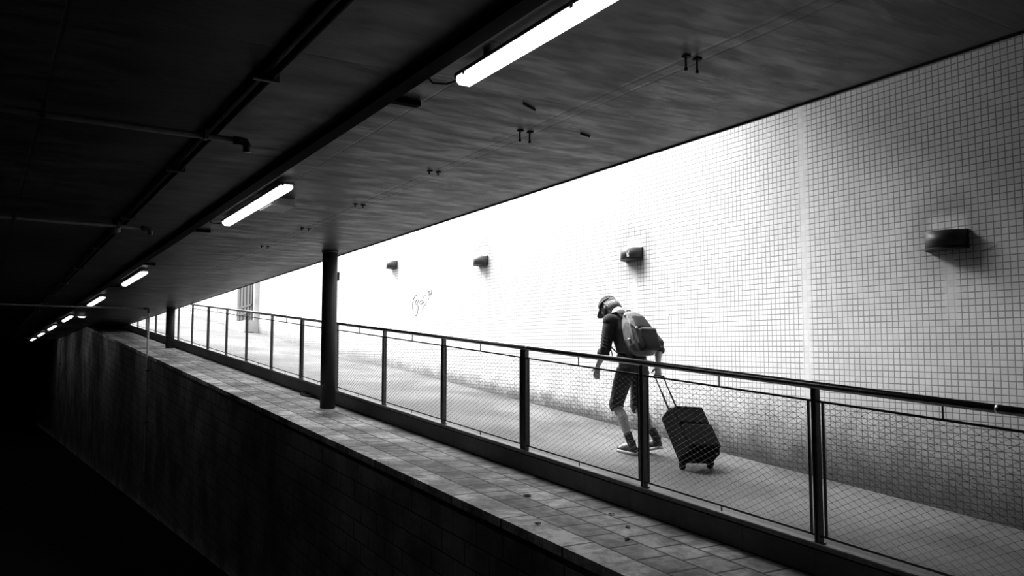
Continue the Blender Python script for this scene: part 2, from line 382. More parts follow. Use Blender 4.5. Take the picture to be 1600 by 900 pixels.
# ------------------------------------------------------------ wall lamps
def wall_lamp(l, label, sticker):
    z = g(l*math.cos(WA))+2.125; p = W(l, 0, z)
    t = thing('wall_lamp', label, 'wall lamp', p, -WA, 'half drum wall lamps')
    R_ = .17; h = .068; n = 24
    def arc(r, zz, bm): return [bm.verts.new((-r*math.sin(math.pi*k/n), -r*math.cos(math.pi*k/n), zz)) for k in range(n+1)]
    bm = bmesh.new(); a = arc(R_, -h, bm); b = arc(R_, h, bm); c = arc(R_-.012, h, bm); d = arc(R_-.012, -h, bm)
    for A_, B_ in ((a, b), (b, c), (c, d), (d, a)):
        for k in range(n): bm.faces.new((A_[k], A_[k+1], B_[k+1], B_[k]))
    bm.faces.new((a[0], b[0], c[0], d[0])); bm.faces.new((d[n], c[n], b[n], a[n]))
    bmesh.ops.recalc_face_normals(bm, faces=bm.faces); obj('shell', bm, 'lampshell', t, True)
    bm = bmesh.new(); box(bm, -.016, -.001, -R_-.004, R_+.004, -h-.006, h+.006); bevel(obj('back_plate', bm, 'lampdark', t), .003)
    for zz, nm in ((-h-.008, 'bottom_rim'), (h-.02, 'top_cover')):
        bm = bmesh.new(); hh = .014 if nm == 'bottom_rim' else .012
        rr = R_+.004 if nm == 'bottom_rim' else R_-.013
        a = arc(rr, zz, bm); b = arc(rr, zz+hh, bm)
        for k in range(n): bm.faces.new((a[k], a[k+1], b[k+1], b[k]))
        bm.faces.new(a[::-1]); bm.faces.new(b); bm.faces.new((a[n], a[0], b[0], b[n]))
        bmesh.ops.recalc_face_normals(bm, faces=bm.faces); obj(nm, bm, 'lampdark' if nm == 'bottom_rim' else 'plate', t)
    if sticker:
        bm = bmesh.new(); th = 1.12
        for k0, k1, z0, z1 in ((-.10, .10, -.042, -.02), (-.07, .13, -.018, .002), (-.11, -.01, .004, .03), (.03, .1, .0, .02)):
            V = []
            for zz, aa in ((z0, th+k0), (z0, th+k1), (z1, th+k1-.05), (z1, th+k0+.03)):
                V.append(bm.verts.new((-(R_+.0015)*math.sin(aa), -(R_+.0015)*math.cos(aa), zz)))
            bm.faces.new(V)
        s_ = obj('torn_sticker', bm, 'paper', t); s_['label'] = 'torn white paper sticker'
        sm = s_.modifiers.new('thick', 'SOLIDIFY'); sm.thickness = .001
for l, lab, stk in ((3.76, 'dark half drum wall lamp nearest the camera, farthest right on the tiled wall', 0), (7.86, 'dark half drum wall lamp with a torn white sticker, above the walking man', 1),
                    (11.96, 'dark half drum wall lamp, third from the right, up the ramp', 0), (16.09, 'small dark half drum wall lamp above the graffiti, farthest up the ramp', 0)):
    wall_lamp(l, lab, stk)
# loose cable hanging off the nearest lamp
bm = bmesh.new(); zl = g(3.75)+2.05
tube(bm, [W(3.85-.06*k, .012, zl+.0-.055*math.sin(k/8*math.pi*1.1)) for k in range(0, 9)], .003, 6)
tag(obj('loose_cable', bm, 'plate', None, True), 'thin pale cable sagging beneath the nearest wall lamp', 'cable')
# white square notice
p = W(7.245, .003, .505); bm = bmesh.new(); box(bm, -.002, .002, -.026, .026, -.026, .026)
tag(obj('notice', bm, 'paper', None, loc=p, rotz=-WA), 'small white square notice stuck on the tiled wall right of the man', 'notice')
# graffiti: a faint scrawled tag
bm = bmesh.new()
def stroke(pts, r=.006):
    q = []
    P_ = [Vector((a, b, 0)) for a, b in pts]
    for i in range(len(P_)-1):
        p0 = P_[max(i-1, 0)]; p1 = P_[i]; p2 = P_[i+1]; p3 = P_[min(i+2, len(P_)-1)]
        for k in range(6):
            t_ = k/6; q.append(.5*((2*p1)+(-p0+p2)*t_+(2*p0-5*p1+4*p2-p3)*t_*t_+(-p0+3*p1-3*p2+p3)*t_**3))
    q.append(P_[-1])
    X = lambda a: 15.08-(a-645)/31*1.0
    Z = lambda a, b: 1.0+(480-b)*.0100+(15.0-X(a))*.0
    tube(bm, [W(X(c.x), .002, Z(c.x, c.y)) for c in q], r, 6)
stroke([(652, 457), (649, 460), (646, 470), (646, 485), (648, 494), (651, 497), (653, 494), (654.5, 484), (654, 476), (650, 474)])
stroke([(650, 474), (651, 469), (653, 466), (655, 469), (652, 476), (656, 482)])
stroke([(660, 469), (657, 472), (658, 477), (661, 474), (661, 468), (662, 474), (663, 472)])
stroke([(667, 459), (663, 463), (663, 468), (667, 472), (666, 477), (662, 484), (662, 495), (663, 500)], .004)
stroke([(668, 450), (671, 456), (671, 464)], .008); stroke([(670, 467), (670.5, 469)], .01)
stroke([(674, 451), (675.5, 454), (673, 462)], .008); stroke([(669, 455), (674, 453)], .006)
tag(obj('graffiti_tag', bm, 'spray'), 'faint grey scrawled graffiti tag on the white tiled wall', 'graffiti')

# ------------------------------------------------------------ service door in the far wall
dr = bpy.data.objects.new('door_1', None); C.objects.link(dr); dr.location = W(30.6, 0, g(30.6)); dr.rotation_euler.z = -WA; dr['kind'] = 'structure'
bm = bmesh.new(); box(bm, -.16, 0, -1.5, 1.5, -.2, 2.6); obj('door_surround', bm, 'sky_conc', dr)
bm = bmesh.new()
for k in range(9): box(bm, -.2-(.02 if k % 2 else 0), -.16, -1.3+k*.29, -1.01+k*.29, .3, 2.5)
obj('door_panel', bm, 'door', dr)
for zz in (.55, .8, 1.95):
    bm = bmesh.new(); box(bm, -.235, -.2, -1.3, 1.3, zz, zz+.06); obj('cross_rail', bm, 'pipe', dr)
bm = bmesh.new(); box(bm, -.45, -.16, -1.5, 1.6, -.1, .3)
obj('step', bm, 'sky_conc', dr)

# far planter and guard rail on the forecourt
pl = thing('planter_trough', 'low dark planter trough far off at the top of the ramp', 'planter', (12.4, 60, zt))
bm = bmesh.new(); box(bm, -1.2, 1.2, -.4, .4, .15, .6); bevel(obj('trough', bm, 'pipe', pl), .03)
for sx in (-1, 1):
    bm = bmesh.new(); box(bm, sx*.9-.1, sx*.9+.1, -.3, .3, 0, .15); obj('foot', bm, 'pipe', pl)
gr = thing('guard_rail', 'distant pale guard rail at the head of the ramp', 'railing', (9.0, 50, zt))
for k in range(6):
    bm = bmesh.new(); tube(bm, [(k*1.2, 0, 0), (k*1.2, 0, 1.1)], .02); obj('post', bm, 'plate', gr)
for zz in (.35, .7, 1.1):
    bm = bmesh.new(); tube(bm, [(0, 0, zz), (6, 0, zz)], .02); obj('rail_bar', bm, 'plate', gr)

# ------------------------------------------------------------ ceiling fittings
K = .95
def luminaire(ya, yb, label, x=2.31, wd=.056):
    zc = ce((ya+yb)/2); L = (yb-ya)/2
    t = thing('strip_light', label, 'ceiling light', (x, (ya+yb)/2, zc), 0, 'strip lights under the slab')
    t.rotation_euler.x = math.atan(SC)
    bm = bmesh.new(); loft(bm, [((0, -L, -.062), wd, .016), ((0, L, -.062), wd, .016)], 12); box(bm, -wd, wd, -L, L, -.06, -.035); bevel(obj('housing', bm, 'housing', t), .004)
    bm = bmesh.new()
    prof = [(-wd*.98, -.058), (-wd*.9, -.085), (-wd*.55, -.106), (wd*.55, -.106), (wd*.9, -.085), (wd*.98, -.058)]
    def ring(y, k): return [bm.verts.new((px*k, y, -.058+(pz+.058)*k)) for px, pz in prof]
    rs = [ring(-L, .75), ring(-L+.03, 1), ring(L-.03, 1), ring(L, .75)]
    for a, b in zip(rs, rs[1:]):
        for k in range(5): bm.faces.new((a[k], b[k], b[k+1], a[k+1]))
    bm.faces.new(rs[0]); bm.faces.new(rs[-1][::-1]); bmesh.ops.recalc_face_normals(bm, faces=bm.faces)
    o = obj('diffuser', bm, 'glow', t); o['label'] = 'glowing white tube cover'
    for sy in (-L*.75, L*.75):
        bm = bmesh.new(); box(bm, -.015, .015, sy-.02, sy+.02, -.037, .0); obj('bracket', bm, 'housing', t)
    for sy in (-L+.12, 0, L-.12):
        for sx in (-1, 1):
            bm = bmesh.new(); box(bm, sx*wd-.004, sx*wd+.004, sy-.012, sy+.012, -.075, -.045); obj('clip', bm, 'steel', t)
    bm = bmesh.new(); tube(bm, [(-.19, L+.1, -.03), (-.12, L+.14, -.06), (-.05, L+.1, -.065), (0, L, -.055)], .006); obj('feed_cable', bm, 'rubber', t, True)
ends = [(1.9, 4.18), (7.39, 9.6), (14.95, 17.2), (20.3, 22.9), (27.4, 29.9), (33.1, 36.0), (39, 41.9), (44.6, 47.4)]
names = ['nearest and largest lit strip light, cut by the top of the photo', 'second strip light, lit, with a pale box on the ceiling beside it', 'third strip light from the camera, lit, under the dark slab',
         'fourth lit strip light, just above the long cross pipe', 'fifth lit strip light receding into the dark', 'sixth lit strip light receding into the dark', 'seventh lit strip light, last but one in the row', 'farthest and smallest lit strip light of the row']
for (a, b), nm in zip(ends, names): luminaire(a, b, nm)
# small bulkhead light
bl = thing('bulkhead_light', 'small lit bulkhead lamp on the dark ceiling between the strip lights', 'ceiling light', (2.64, 28.0, ce(28.)))
bm = bmesh.new(); box(bm, -.12, .12, -.1, .1, -.04, 0); bevel(obj('housing', bm, 'housing', bl), .01)
bm = bmesh.new(); loft(bm, [((0, 0, -.04), .11, .09), ((0, 0, -.07), .06, .05)], 16); obj('lens', bm, 'glow', bl, True)
# cable tray
tr = thing('cable_tray', 'black cable tray running along the ceiling beside the strip lights', 'cable tray', (2.09, 0, 0))
bm = bmesh.new(); box(bm, -.045, .045, Y0+.1, Y1-1, CI-.05, CI-.004, SC); obj('trunking', bm, 'soot', tr)
bm = bmesh.new(); box(bm, -.05, .05, Y0+.1, Y1-1, CI-.056, CI-.05, SC); obj('lid', bm, 'soot', tr)
for k, y_ in enumerate((4.85, 10.6, 14.3, 18.2)):
    bm = bmesh.new(); box(bm, .045, .27, y_-.03, y_+.03, CI-.03+SC*y_, CI+SC*y_); obj('bracket', bm, 'soot', tr)
# conduit and cross pipes
cd = thing('ceiling_conduit', 'dark conduit running along the ceiling left of the cable tray', 'conduit', (1.38, 0, 0))
bm = bmesh.new(); tube(bm, [(0, Y0+.2, CI-.03+SC*Y0), (0, 50, CI-.03+SC*50)], .022, 10); tube(bm, [(-.06, Y0+.2, CI-.02+SC*Y0), (-.06, 50, CI-.02+SC*50)], .012, 8); obj('pipe', bm, 'rubber', cd, True)
for k in range(10):
    y_ = 2.2+2.6*k; bm = bmesh.new(); box(bm, -.1, .05, y_-.015, y_+.015, CI-.055+SC*y_, CI+SC*y_); obj('saddle', bm, 'pipe', cd)
def cross(xa, xb, y, r, label):
    zc = ce(y)-.085; t = thing('cross_pipe', label, 'pipe', (xb, y, ce(y)), 0, 'pipes crossing under the slab')
    zl = -.085
    bm = bmesh.new(); tube(bm, [(xa-xb, 0, zl), (-.02, 0, zl)], r, 14); obj('pipe', bm, 'pipe', t, True)
    bm = bmesh.new(); tube(bm, [(-.06, 0, zl), (-.01, 0, zl), (.02, 0, zl-.005), (.035, 0, zl-.03), (.035, 0, zl-.075)], r*1.35, 14); obj('elbow', bm, 'pipe', t, True)
    x_ = xa+.3
    while x_ < xb-.1:
        bm = bmesh.new(); box(bm, x_-xb-.012, x_-xb+.012, -r-.006, r+.006, zl-r-.004, 0); obj('hanger', bm, 'darksteel', t); x_ += 1.0
cross(-3, 1.55, 6.05, .022, 'nearest cross pipe under the ceiling, ending in an elbow')
cross(-3, 1.6, 10.3, .02, 'middle cross pipe under the ceiling, ending beside a small drum fitting')
# drum fitting
df = thing('ceiling_drum', 'small ribbed drum fitting hanging below the middle cross pipe', 'fitting', (1.27, 10.35, ce(10.35)))
bm = bmesh.new(); loft(bm, [((0, 0, 0), .03, .03), ((0, 0, -.06), .03, .03), ((0, 0, -.065), .06, .06), ((0, 0, -.1), .065, .065), ((0, 0, -.105), .055, .055), ((0, 0, -.14), .06, .06), ((0, 0, -.16), .035, .035)], 20); obj('drum', bm, 'pipe', df, True)
# third cross pipe with its drop down the blockwork wall
pp = thing('drop_pipe', 'grey pipe crossing the ceiling and dropping down the blockwork wall', 'pipe', (3.42, 21.35, 0))
zc = ce(21.35)-.22
bm = bmesh.new(); tube(bm, [(-7.5, 0, zc), (-.05, 0, zc)], .022, 12); obj('ceiling_run', bm, 'pipe', pp, True)
bm = bmesh.new(); tube(bm, [(-.12, 0, zc), (-.03, 0, zc), (0, 0, zc-.03), (0, 0, zc-.1)], .034, 12); obj('elbow', bm, 'pipe', pp, True)
bm = bmesh.new(); tube(bm, [(0, 0, zc-.05), (0, 0, -3.3)], .024, 12); obj('drop', bm, 'plate', pp, True)
for zz in (-.3, -1.5):
    bm = bmesh.new(); box(bm, -.04, .05, -.035, .035, zz, zz+.03); obj('clamp', bm, 'darksteel', pp)
p2 = thing('drop_pipe', 'distant thin pipe on the wall deep in the dark of the underpass', 'pipe', (3.4, 45, 0))
bm = bmesh.new(); tube(bm, [(0, 0, .9), (0, 0, -1.6)], .03, 8); obj('drop', bm, 'plate', p2, True)
bm = bmesh.new(); box(bm, -.03, .06, -.06, .06, -.3, -.24); obj('clamp', bm, 'darksteel', p2)
# pale junction box
jb = thing('junction_box', 'pale square box on the ceiling beside the second strip light', 'box', (2.53, 8.45, ce(8.45)))
bm = bmesh.new(); box(bm, -.12, .12, -.2, .2, -.075, 0); bevel(obj('box_body', bm, 'housing', jb), .004)
bm = bmesh.new(); box(bm, -.118, .118, -.198, .198, -.082, -.075); obj('cover', bm, 'plate', jb)
# ceiling hangers: pairs of T-headed bolts
hl = ['nearest pair of dark bolts hanging from the ceiling', 'second pair of dark bolts hanging from the ceiling', 'third pair of small bolts in the ceiling joint', 'fourth pair of small bolts in the ceiling joint', 'fifth pair of small bolts in the ceiling joint', 'farthest pair of small bolts in the ceiling joint']
for k, y in enumerate((3.35, 5.05, 6.5, 8.2, 9.9, 11.6)):
    zc = ce(y); ln = .085 if k < 2 else .03
    for j, x in enumerate((3.27, 3.355)):
        t = thing('hanger_bolt', hl[k]+', '+('left' if j == 0 else 'right')+' one', 'bolt', (x, y, zc), 0, 'bolts hanging from the ceiling')
        bm = bmesh.new(); tube(bm, [(0, 0, 0), (0, 0, -ln*.8)], .006, 8); obj('shank', bm, 'rubber', t)
        bm = bmesh.new(); box(bm, -.012, .022, -.02, .02, -.008, 0); obj('plate', bm, 'rubber', t)
        bm = bmesh.new(); tube(bm, [(0, 0, -ln*.8), (0, 0, -ln)], .010, 6); obj('nut', bm, 'rubber', t)
# chips and rebar stubs in the slab
for x, y, a, L_, lb in ((3.02, 4.55, .5, .16, 'short dark bar stuck in the ceiling right of the nearest strip light'), (3.75, 4.9, .3, .11, 'short dark bar stuck in the ceiling near the slab edge'),
                        ):
    bm = bmesh.new(); d = Vector((math.cos(a), math.sin(a), 0))*L_/2; z_ = ce(y)-.006
    tube(bm, [Vector((x, y, z_))-d, Vector((x, y, z_))+d], .007 if L_ < .2 else .014, 8); tag(obj('steel_stub', bm, 'rubber'), lb, 'bar')

# ------------------------------------------------------------ litter on the ledge
def lz(y): return LZ+SR*y
bm = bmesh.new()
N = 18; ring0 = []
for i in range(N):
    for j in range(7):
        u = i/(N-1); v = j/6
        y = u*.75; x = -.16*math.sin(math.pi*min(1, u*1.15))**.6*(1-v) if u < .87 else -.03*(1-v)
        zz = .045*math.sin(math.pi*v)**.6*(.6+.4*math.sin(9*u+2*v))*math.sin(math.pi*(.08+.84*u))+.004
        bm.verts.new((x, y, zz+SR*y))
bm.verts.ensure_lookup_table()
for i in range(N-1):
    for j in range(6):
        bm.faces.new((bm.verts[i*7+j], bm.verts[(i+1)*7+j], bm.verts[(i+1)*7+j+1], bm.verts[i*7+j+1]))
bm.verts.ensure_lookup_table()
rg = obj('crumpled_rag', bm, 'cloth', None, True, loc=(4.585, 12.9, lz(12.9))); tag(rg, 'dark crumpled rag on the ledge against the fascia behind the nearer column', 'rag')
sm = rg.modifiers.new('thick', 'SOLIDIFY'); sm.thickness = .006
LF = [(4.05, 6.14, 'largest dry leaf on the ledge paving, alone midway'), (4.33, 5.35, 'small dry leaf on the ledge close to the fascia'), (4.2, 5.0, 'small dry leaf on the ledge near the bottom of the photo'),
      (3.62, 5.35, 'dark dry leaf on the coping of the ledge'), (3.98, 4.75, 'dry leaf on the ledge beside the coping joint')]
for i, (x, y, lb) in enumerate(LF):
    bm = bmesh.new(); s_ = .035 if i == 0 else .02
    c = bm.verts.new((0, 0, .010)); vs = [bm.verts.new((s_*(1-.25*(k % 2))*math.cos(k*math.pi/5), 1.5*s_*(1-.25*(k % 2))*math.sin(k*math.pi/5), .003+.012*abs(math.sin(k*1.7)))) for k in range(10)]
    for k in range(10): bm.faces.new((c, vs[k], vs[(k+1) % 10]))
    o = obj('dry_leaf', bm, 'leaf', None, True, loc=(x, y, lz(y)), rotz=i*1.3); tag(o, lb, 'leaf', 'dry leaves on the ledge')
    sm = o.modifiers.new('thick', 'SOLIDIFY'); sm.thickness = .0015

# ------------------------------------------------------------ the walking man
PO = Vector((5.72, 6.66, g(6.66)))
man = thing('person', 'man in cap and dark jumper with a backpack, walking up the ramp, head bowed', 'person', PO)
def V3(x, y, z): return Vector((x, y, z))-PO
Hc = V3(5.72, 7.075, .545)                                  # head centre
UPh = Vector((0, .62, .78)).normalized(); FWh = Vector((-.10, .76, -.62)); FWh = (FWh-UPh*FWh.dot(UPh)).normalized(); RTh = FWh.cross(UPh).normalized()
HR = Matrix((RTh, FWh, UPh)).transposed()
def hp(r, f, u): return Hc+RTh*r+FWh*f+UPh*u
BM_ = bmesh.new()
# skull, jaw, face features
ball(BM_, Hc+UPh*.02, .075, .096, .098, HR); ball(BM_, hp(0, .028, -.055), .055, .068, .066, HR)
ball(BM_, hp(0, .1, -.012), .011, .02, .026, HR, 10, 8); ball(BM_, hp(0, .108, -.025), .013, .012, .010, HR, 10, 8)
ball(BM_, hp(0, .088, -.058), .024, .012, .008, HR, 10, 8); ball(BM_, hp(0, .086, -.072), .020, .012, .008, HR, 10, 8)
ball(BM_, hp(0, .08, -.102), .024, .022, .018, HR, 10, 8); ball(BM_, hp(0, .082, .022), .055, .018, .013, HR, 12, 8)
for s_ in (-1, 1):
    ball(BM_, hp(s_*.077, -.008, -.01), .009, .018, .031, HR, 10, 8); ball(BM_, hp(s_*.045, .07, -.025), .022, .018, .016, HR, 10, 8)
loft(BM_, [(V3(5.72, 6.86, .40), .075, .065), (V3(5.72, 6.92, .46), .062, .06), (V3(5.72, 6.985, .505), .056, .058), (Hc-UPh*.02-FWh*.03, .054, .06)], 16)
# core
loft(BM_, [(V3(5.72, 6.70, -.14), .11, .08), (V3(5.72, 6.72, .0), .11, .075), (V3(5.72, 6.78, .2), .12, .085), (V3(5.72, 6.85, .38), .13, .07), (V3(5.72, 6.88, .43), .08, .06)], 16)
LS, LE, LW = V3(5.535, 6.84, .385), V3(5.475, 6.83, .11), V3(5.485, 6.985, -.08)
RS, RE, RW = V3(5.905, 6.81, .385), V3(5.985, 6.60, .155), V3(5.925, 6.545, -.075)
def limb(bm, pts, n=14): loft(bm, pts, n)
limb(BM_, [(LS, .05, .05), (LS.lerp(LE, .5), .045, .045), (LE, .04, .04), (LE.lerp(LW, .3), .043, .043), (LE.lerp(LW, .75), .032, .03), (LW, .027, .022)])
limb(BM_, [(RS, .05, .05), (RS.lerp(RE, .5), .045, .045), (RE, .04, .04), (RE.lerp(RW, .3), .044, .044), (RE.lerp(RW, .75), .032, .03), (RW, .027, .022)])
ball(BM_, LE, .042); ball(BM_, RE, .042)
loft(BM_, [(LS, .05, .05), (V3(5.66, 6.87, .41), .06, .055)], 12); loft(BM_, [(RS, .05, .05), (V3(5.78, 6.86, .41), .06, .055)], 12)
def hand(bm, wrist, d, side, curl, L=.105):
    """d: hand direction, side: direction from the little finger to the thumb"""
    d = d.normalized(); side = (side-d*side.dot(d)).normalized(); pal = d.cross(side)
    loft(bm, [(wrist, .026, .02, side), (wrist+d*.03, .034, .018, side), (wrist+d*.085, .040, .015, side)], 12)
    for k in range(4):
        o = (k-1.5)*.0205; ln = (.066, .08, .076, .060)[3-k]; base = wrist+d*.078+side*o
        a = curl; p = base; dirv = d; pts = [(base, .0095, .0095)]
        for seg, fr in enumerate((.45, .32, .23)):
            ang = a*(.7+.5*seg); dirv = (d*math.cos(ang)+pal*math.sin(ang)); p = p+dirv*ln*fr; pts.append((p, .009-.0008*seg, .009-.0008*seg))
        loft(bm, pts, 8)
    tb = wrist+d*.028+side*.026; td = (d*.6+side*.65+pal*.35).normalized()
    t1 = tb+td*.036; t2 = t1+(td*.5+d*.6+pal*.35).normalized()*.03
    loft(bm, [(tb-td*.012, .013, .013), (t1, .011, .011), (t2, .009, .009)], 8)
hand(BM_, LW, V3(5.49, 7.03, -.24)-LW, Vector((-.45, 1, .1)), .33)
RHd = Vector((-.15, -.18, -1)).normalized()
hand(BM_, RW, RHd, Vector((-.9, .25, 0)), 1.15)
# legs
LH, LK, LA = V3(5.63, 6.705, -.10), V3(5.605, 6.835, -.475), V3(5.615, 6.615, -.845)
RH, RK, RA = V3(5.81, 6.69, -.10), V3(5.82, 6.755, -.49), V3(5.835, 6.48, -.80)
for H_, K_, A_ in ((LH, LK, LA), (RH, RK, RA)):
    limb(BM_, [(H_, .08, .08), (H_.lerp(K_, .5), .07, .07), (K_, .053, .055), (K_.lerp(A_, .1)+Vector((0, -.005, 0)), .05, .052), (K_.lerp(A_, .35)+Vector((0, -.018, 0)), .054, .06), (K_.lerp(A_, .7), .04, .042), (A_, .033, .036)])
for A_, T_ in ((LA, V3(5.60, 6.80, -.925)), (RA, V3(5.83, 6.69, -.925))):
    loft(BM_, [(A_+Vector((0, -.03, -.02)), .03, .03), (A_.lerp(T_, .5), .035, .026), (T_, .035, .018)], 10)
body = obj('body', BM_, 'skin', man); baked(body, [('REMESH', dict(mode='VOXEL', voxel_size=.0055)), ('SMOOTH', dict(factor=.5, iterations=3))])
# jumper
bm = bmesh.new()
loft(bm, [(V3(5.72, 6.695, -.075), .165, .115), (V3(5.72, 6.71, .02), .16, .11), (V3(5.72, 6.755, .14), .165, .115), (V3(5.72, 6.80, .27), .185, .12), (V3(5.72, 6.845, .37), .19, .105), (V3(5.72, 6.885, .435), .115, .08), (V3(5.72, 6.91, .455), .08, .072)], 24)
for Sx, Ex, Wx in ((LS, LE, LW), (RS, RE, RW)):
    inn = Sx.lerp(V3(5.72, 6.86, .37), .55)
    loft(bm, [(inn, .085, .08), (Sx, .073, .073), (Sx.lerp(Ex, .3), .067, .067), (Sx.lerp(Ex, .7), .060, .06), (Ex, .056, .056), (Ex.lerp(Wx, .22), .056, .056), (Ex.lerp(Wx, .34), .058, .058)], 16)
    ball(bm, Ex, .057); ball(bm, Sx, .075)
for k in range(7):     # folds pulled across the sleeves and the side
    a = LS.lerp(LE, .2+.12*k); tube(bm, [a+Vector((-.056, .03, .01)), a+Vector((-.060, -.02, -.015)), a+Vector((-.03, -.055, -.03))], .010, 6)
for k in range(5):
    a = V3(5.575, 6.72+.02*k, .0+.075*k); tube(bm, [a+Vector((.0, .05, .03)), a, a+Vector((.02, -.07, -.03))], .014, 6)
o = obj('jumper', bm, 'jumper', man); baked(o, [('REMESH', dict(mode='VOXEL', voxel_size=.007)), ('SMOOTH', dict(factor=.5, iterations=4))])
for Ex, Wx in ((LE, LW), (RE, RW)):
    bm = bmesh.new(); loft(bm, [(Ex.lerp(Wx, .2), .061, .061), (Ex.lerp(Wx, .25), .066, .066), (Ex.lerp(Wx, .36), .066, .066), (Ex.lerp(Wx, .41), .060, .06)], 18, True); obj('rolled_cuff', bm, 'jumper', man, True)
bm = bmesh.new(); loft(bm, [(V3(5.72, 6.895, .44), .085, .078), (V3(5.72, 6.93, .478), .07, .068), (V3(5.72, 6.95, .495), .065, .064)], 20); o = obj('shirt_collar', bm, 'collar', man, True); o['label'] = 'white shirt collar'
# shorts
bm = bmesh.new()
loft(bm, [(V3(5.72, 6.70, .0), .155, .108), (V3(5.72, 6.69, -.1), .175, .125), (V3(5.72, 6.69, -.19), .165, .12)], 24)
for H_, K_, A_ in ((LH, LK, LA), (RH, RK, RA)):
    e = K_.lerp(A_, .10); loft(bm, [(H_+Vector((0, 0, -.02)), .09, .105), (H_.lerp(K_, .4), .088, .098), (H_.lerp(K_, .8), .076, .082), (K_, .074, .078), (e, .076, .08)], 18)
    for k in range(4):
        a = H_.lerp(K_, .62+.11*k); tube(bm, [a+Vector((-.072, -.035, .02)), a+Vector((-.05, .055, -.01)), a+Vector((.03, .07, -.03))], .012, 6)
o = obj('shorts', bm, 'shorts', man); baked(o, [('REMESH', dict(mode='VOXEL', voxel_size=.007)), ('SMOOTH', dict(factor=.5, iterations=3))])
bm = bmesh.new(); loft(bm, [(V3(5.72, 6.70, -.01), .16, .112), (V3(5.72, 6.70, .02), .16, .112)], 24); obj('belt', bm, 'rubber', man, True)
# socks and trainers
def shoe(A_, heel, toe, nm):
    hz, tz = heel, toe
    d = (tz-hz).normalized(); side = Vector((1, 0, 0)); up = side.cross(d)
    if up.z < 0: up = -up
    t = bmesh.new()
    loft(t, [(hz+up*.045, .028, .035, side), (hz+d*.03+up*.05, .036, .05, side), (hz+d*.10+up*.045, .036, .042, side), (hz+d*.18+up*.035, .043, .032, side), (hz+d*.25+up*.028, .038, .022, side), (tz+up*.024, .018, .012, side)], 16)
    loft(t, [(hz+d*.05+up*.05, .038, .045, side), (A_+Vector((0, 0, .02)), .042, .045, side)], 16)
    o = obj('trainer', t, 'shoe', man); baked(o, [('REMESH', dict(mode='VOXEL', voxel_size=.006)), ('SMOOTH', dict(factor=.5, iterations=2))])
    t = bmesh.new()
    secs = [(0, .022), (.03, .036), (.1, .037), (.18, .046), (.25, .04), (.285, .02)]
    R_ = []
    for q, wd in secs: R_.append([t.verts.new(hz+d*(q-.012)+side*sx*wd+up*u_) for sx, u_ in ((-1, 0), (1, 0), (1, .026), (-1, .026))])
    for a, b in zip(R_, R_[1:]):
        for k in range(4): t.faces.new((a[k], a[(k+1) % 4], b[(k+1) % 4], b[k]))
    t.faces.new(R_[0][::-1]); t.faces.new(R_[-1]); bmesh.ops.recalc_face_normals(t, faces=t.faces)
    so = obj('sole', t, 'sole', o, True); so['label'] = 'white rubber sole'
    for k in range(4):
        t = bmesh.new(); c = hz+d*(.11+.028*k)+up*(.085-.008*k); tube(t, [c-side*.026-up*.008, c+up*.004, c+side*.026-up*.008], .004, 6); obj('lace', t, 'sole', o)
    t = bmesh.new(); loft(t, [(A_+Vector((0, 0, -.01)), .038, .041), (A_.lerp(LK if nm else RK, .18), .040, .043), (A_.lerp(LK if nm else RK, .24), .044, .047)], 16); obj('sock', t, 'jumper', man, True)
shoe(LA, V3(5.618, 6.545, g(6.545)+.006), V3(5.605, 6.815, g(6.815)+.004), 1)
shoe(RA, V3(5.838, 6.425, g(6.425)+.075), V3(5.83, 6.68, g(6.68)+.006), 0)
# hair
bm = bmesh.new()
ball(bm, hp(0, -.03, .02), .083, .083, .088, HR); ball(bm, hp(0, -.07, -.04), .066, .045, .06, HR)
for k in range(34):
    a = -1.35+2.7*k/33; r = hp(.082*math.sin(a), -.01-.085*math.cos(a), .03-.008*(k % 3))
    e = hp(.075*math.sin(a), -.02-.105*math.cos(a), -.085-.02*((k*7) % 5)/4)
    tube(bm, [r, r.lerp(e, .5)-FWh*.012*math.cos(a), e], .010, 6)
o = obj('hair', bm, 'hair', man, True); o['label'] = 'light wavy hair under the cap'
bm = bmesh.new()
for s_ in (-1, 1):
    loft(bm, [(hp(s_*.070, .012, .01), .012, .018), (hp(s_*.070, .022, -.035), .014, .026), (hp(s_*.060, .04, -.075), .016, .03), (hp(s_*.03, .07, -.105), .018, .026), (hp(0, .08, -.112), .02, .024)], 12)
obj('jaw_shade', bm, 'jaw_shade', man, True)  # dark piece added along the jaw to stand for shadow on the face
# cap
bm = bmesh.new(); n = 24; rr = []
for j in range(7):
    ph = j/6*math.pi/2*.96;  rr.append([bm.verts.new(hp(.088*math.cos(ph)*math.sin(t_*2*math.pi/n), .004+.108*math.cos(ph)*math.cos(t_*2*math.pi/n), .038+.088*math.sin(ph)-(0, .0)[1 if j else 0]-(0 if j else .02+.012*math.cos(t_*2*math.pi/n)))) for t_ in range(n)])
for a, b in zip(rr, rr[1:]):
    for k in range(n): bm.faces.new((a[k], a[(k+1) % n], b[(k+1) % n], b[k]))
bm.faces.new(rr[-1]); cp = obj('cap', bm, 'cap', man, True); sm = cp.modifiers.new('t', 'SOLIDIFY'); sm.thickness = .005
bm = bmesh.new(); A_, B_ = [], []
for k in range(13):
    a = -1.15+2.3*k/12
    A_.append(bm.verts.new(hp(.088*math.sin(a), .004+.106*math.cos(a), .034))); B_.append(bm.verts.new(hp(.080*math.sin(a), .02+.17*math.cos(a)**.7 if math.cos(a) > 0 else .02, .012-.01*abs(math.sin(a)))))
for k in range(12): bm.faces.new((A_[k], A_[k+1], B_[k+1], B_[k]))
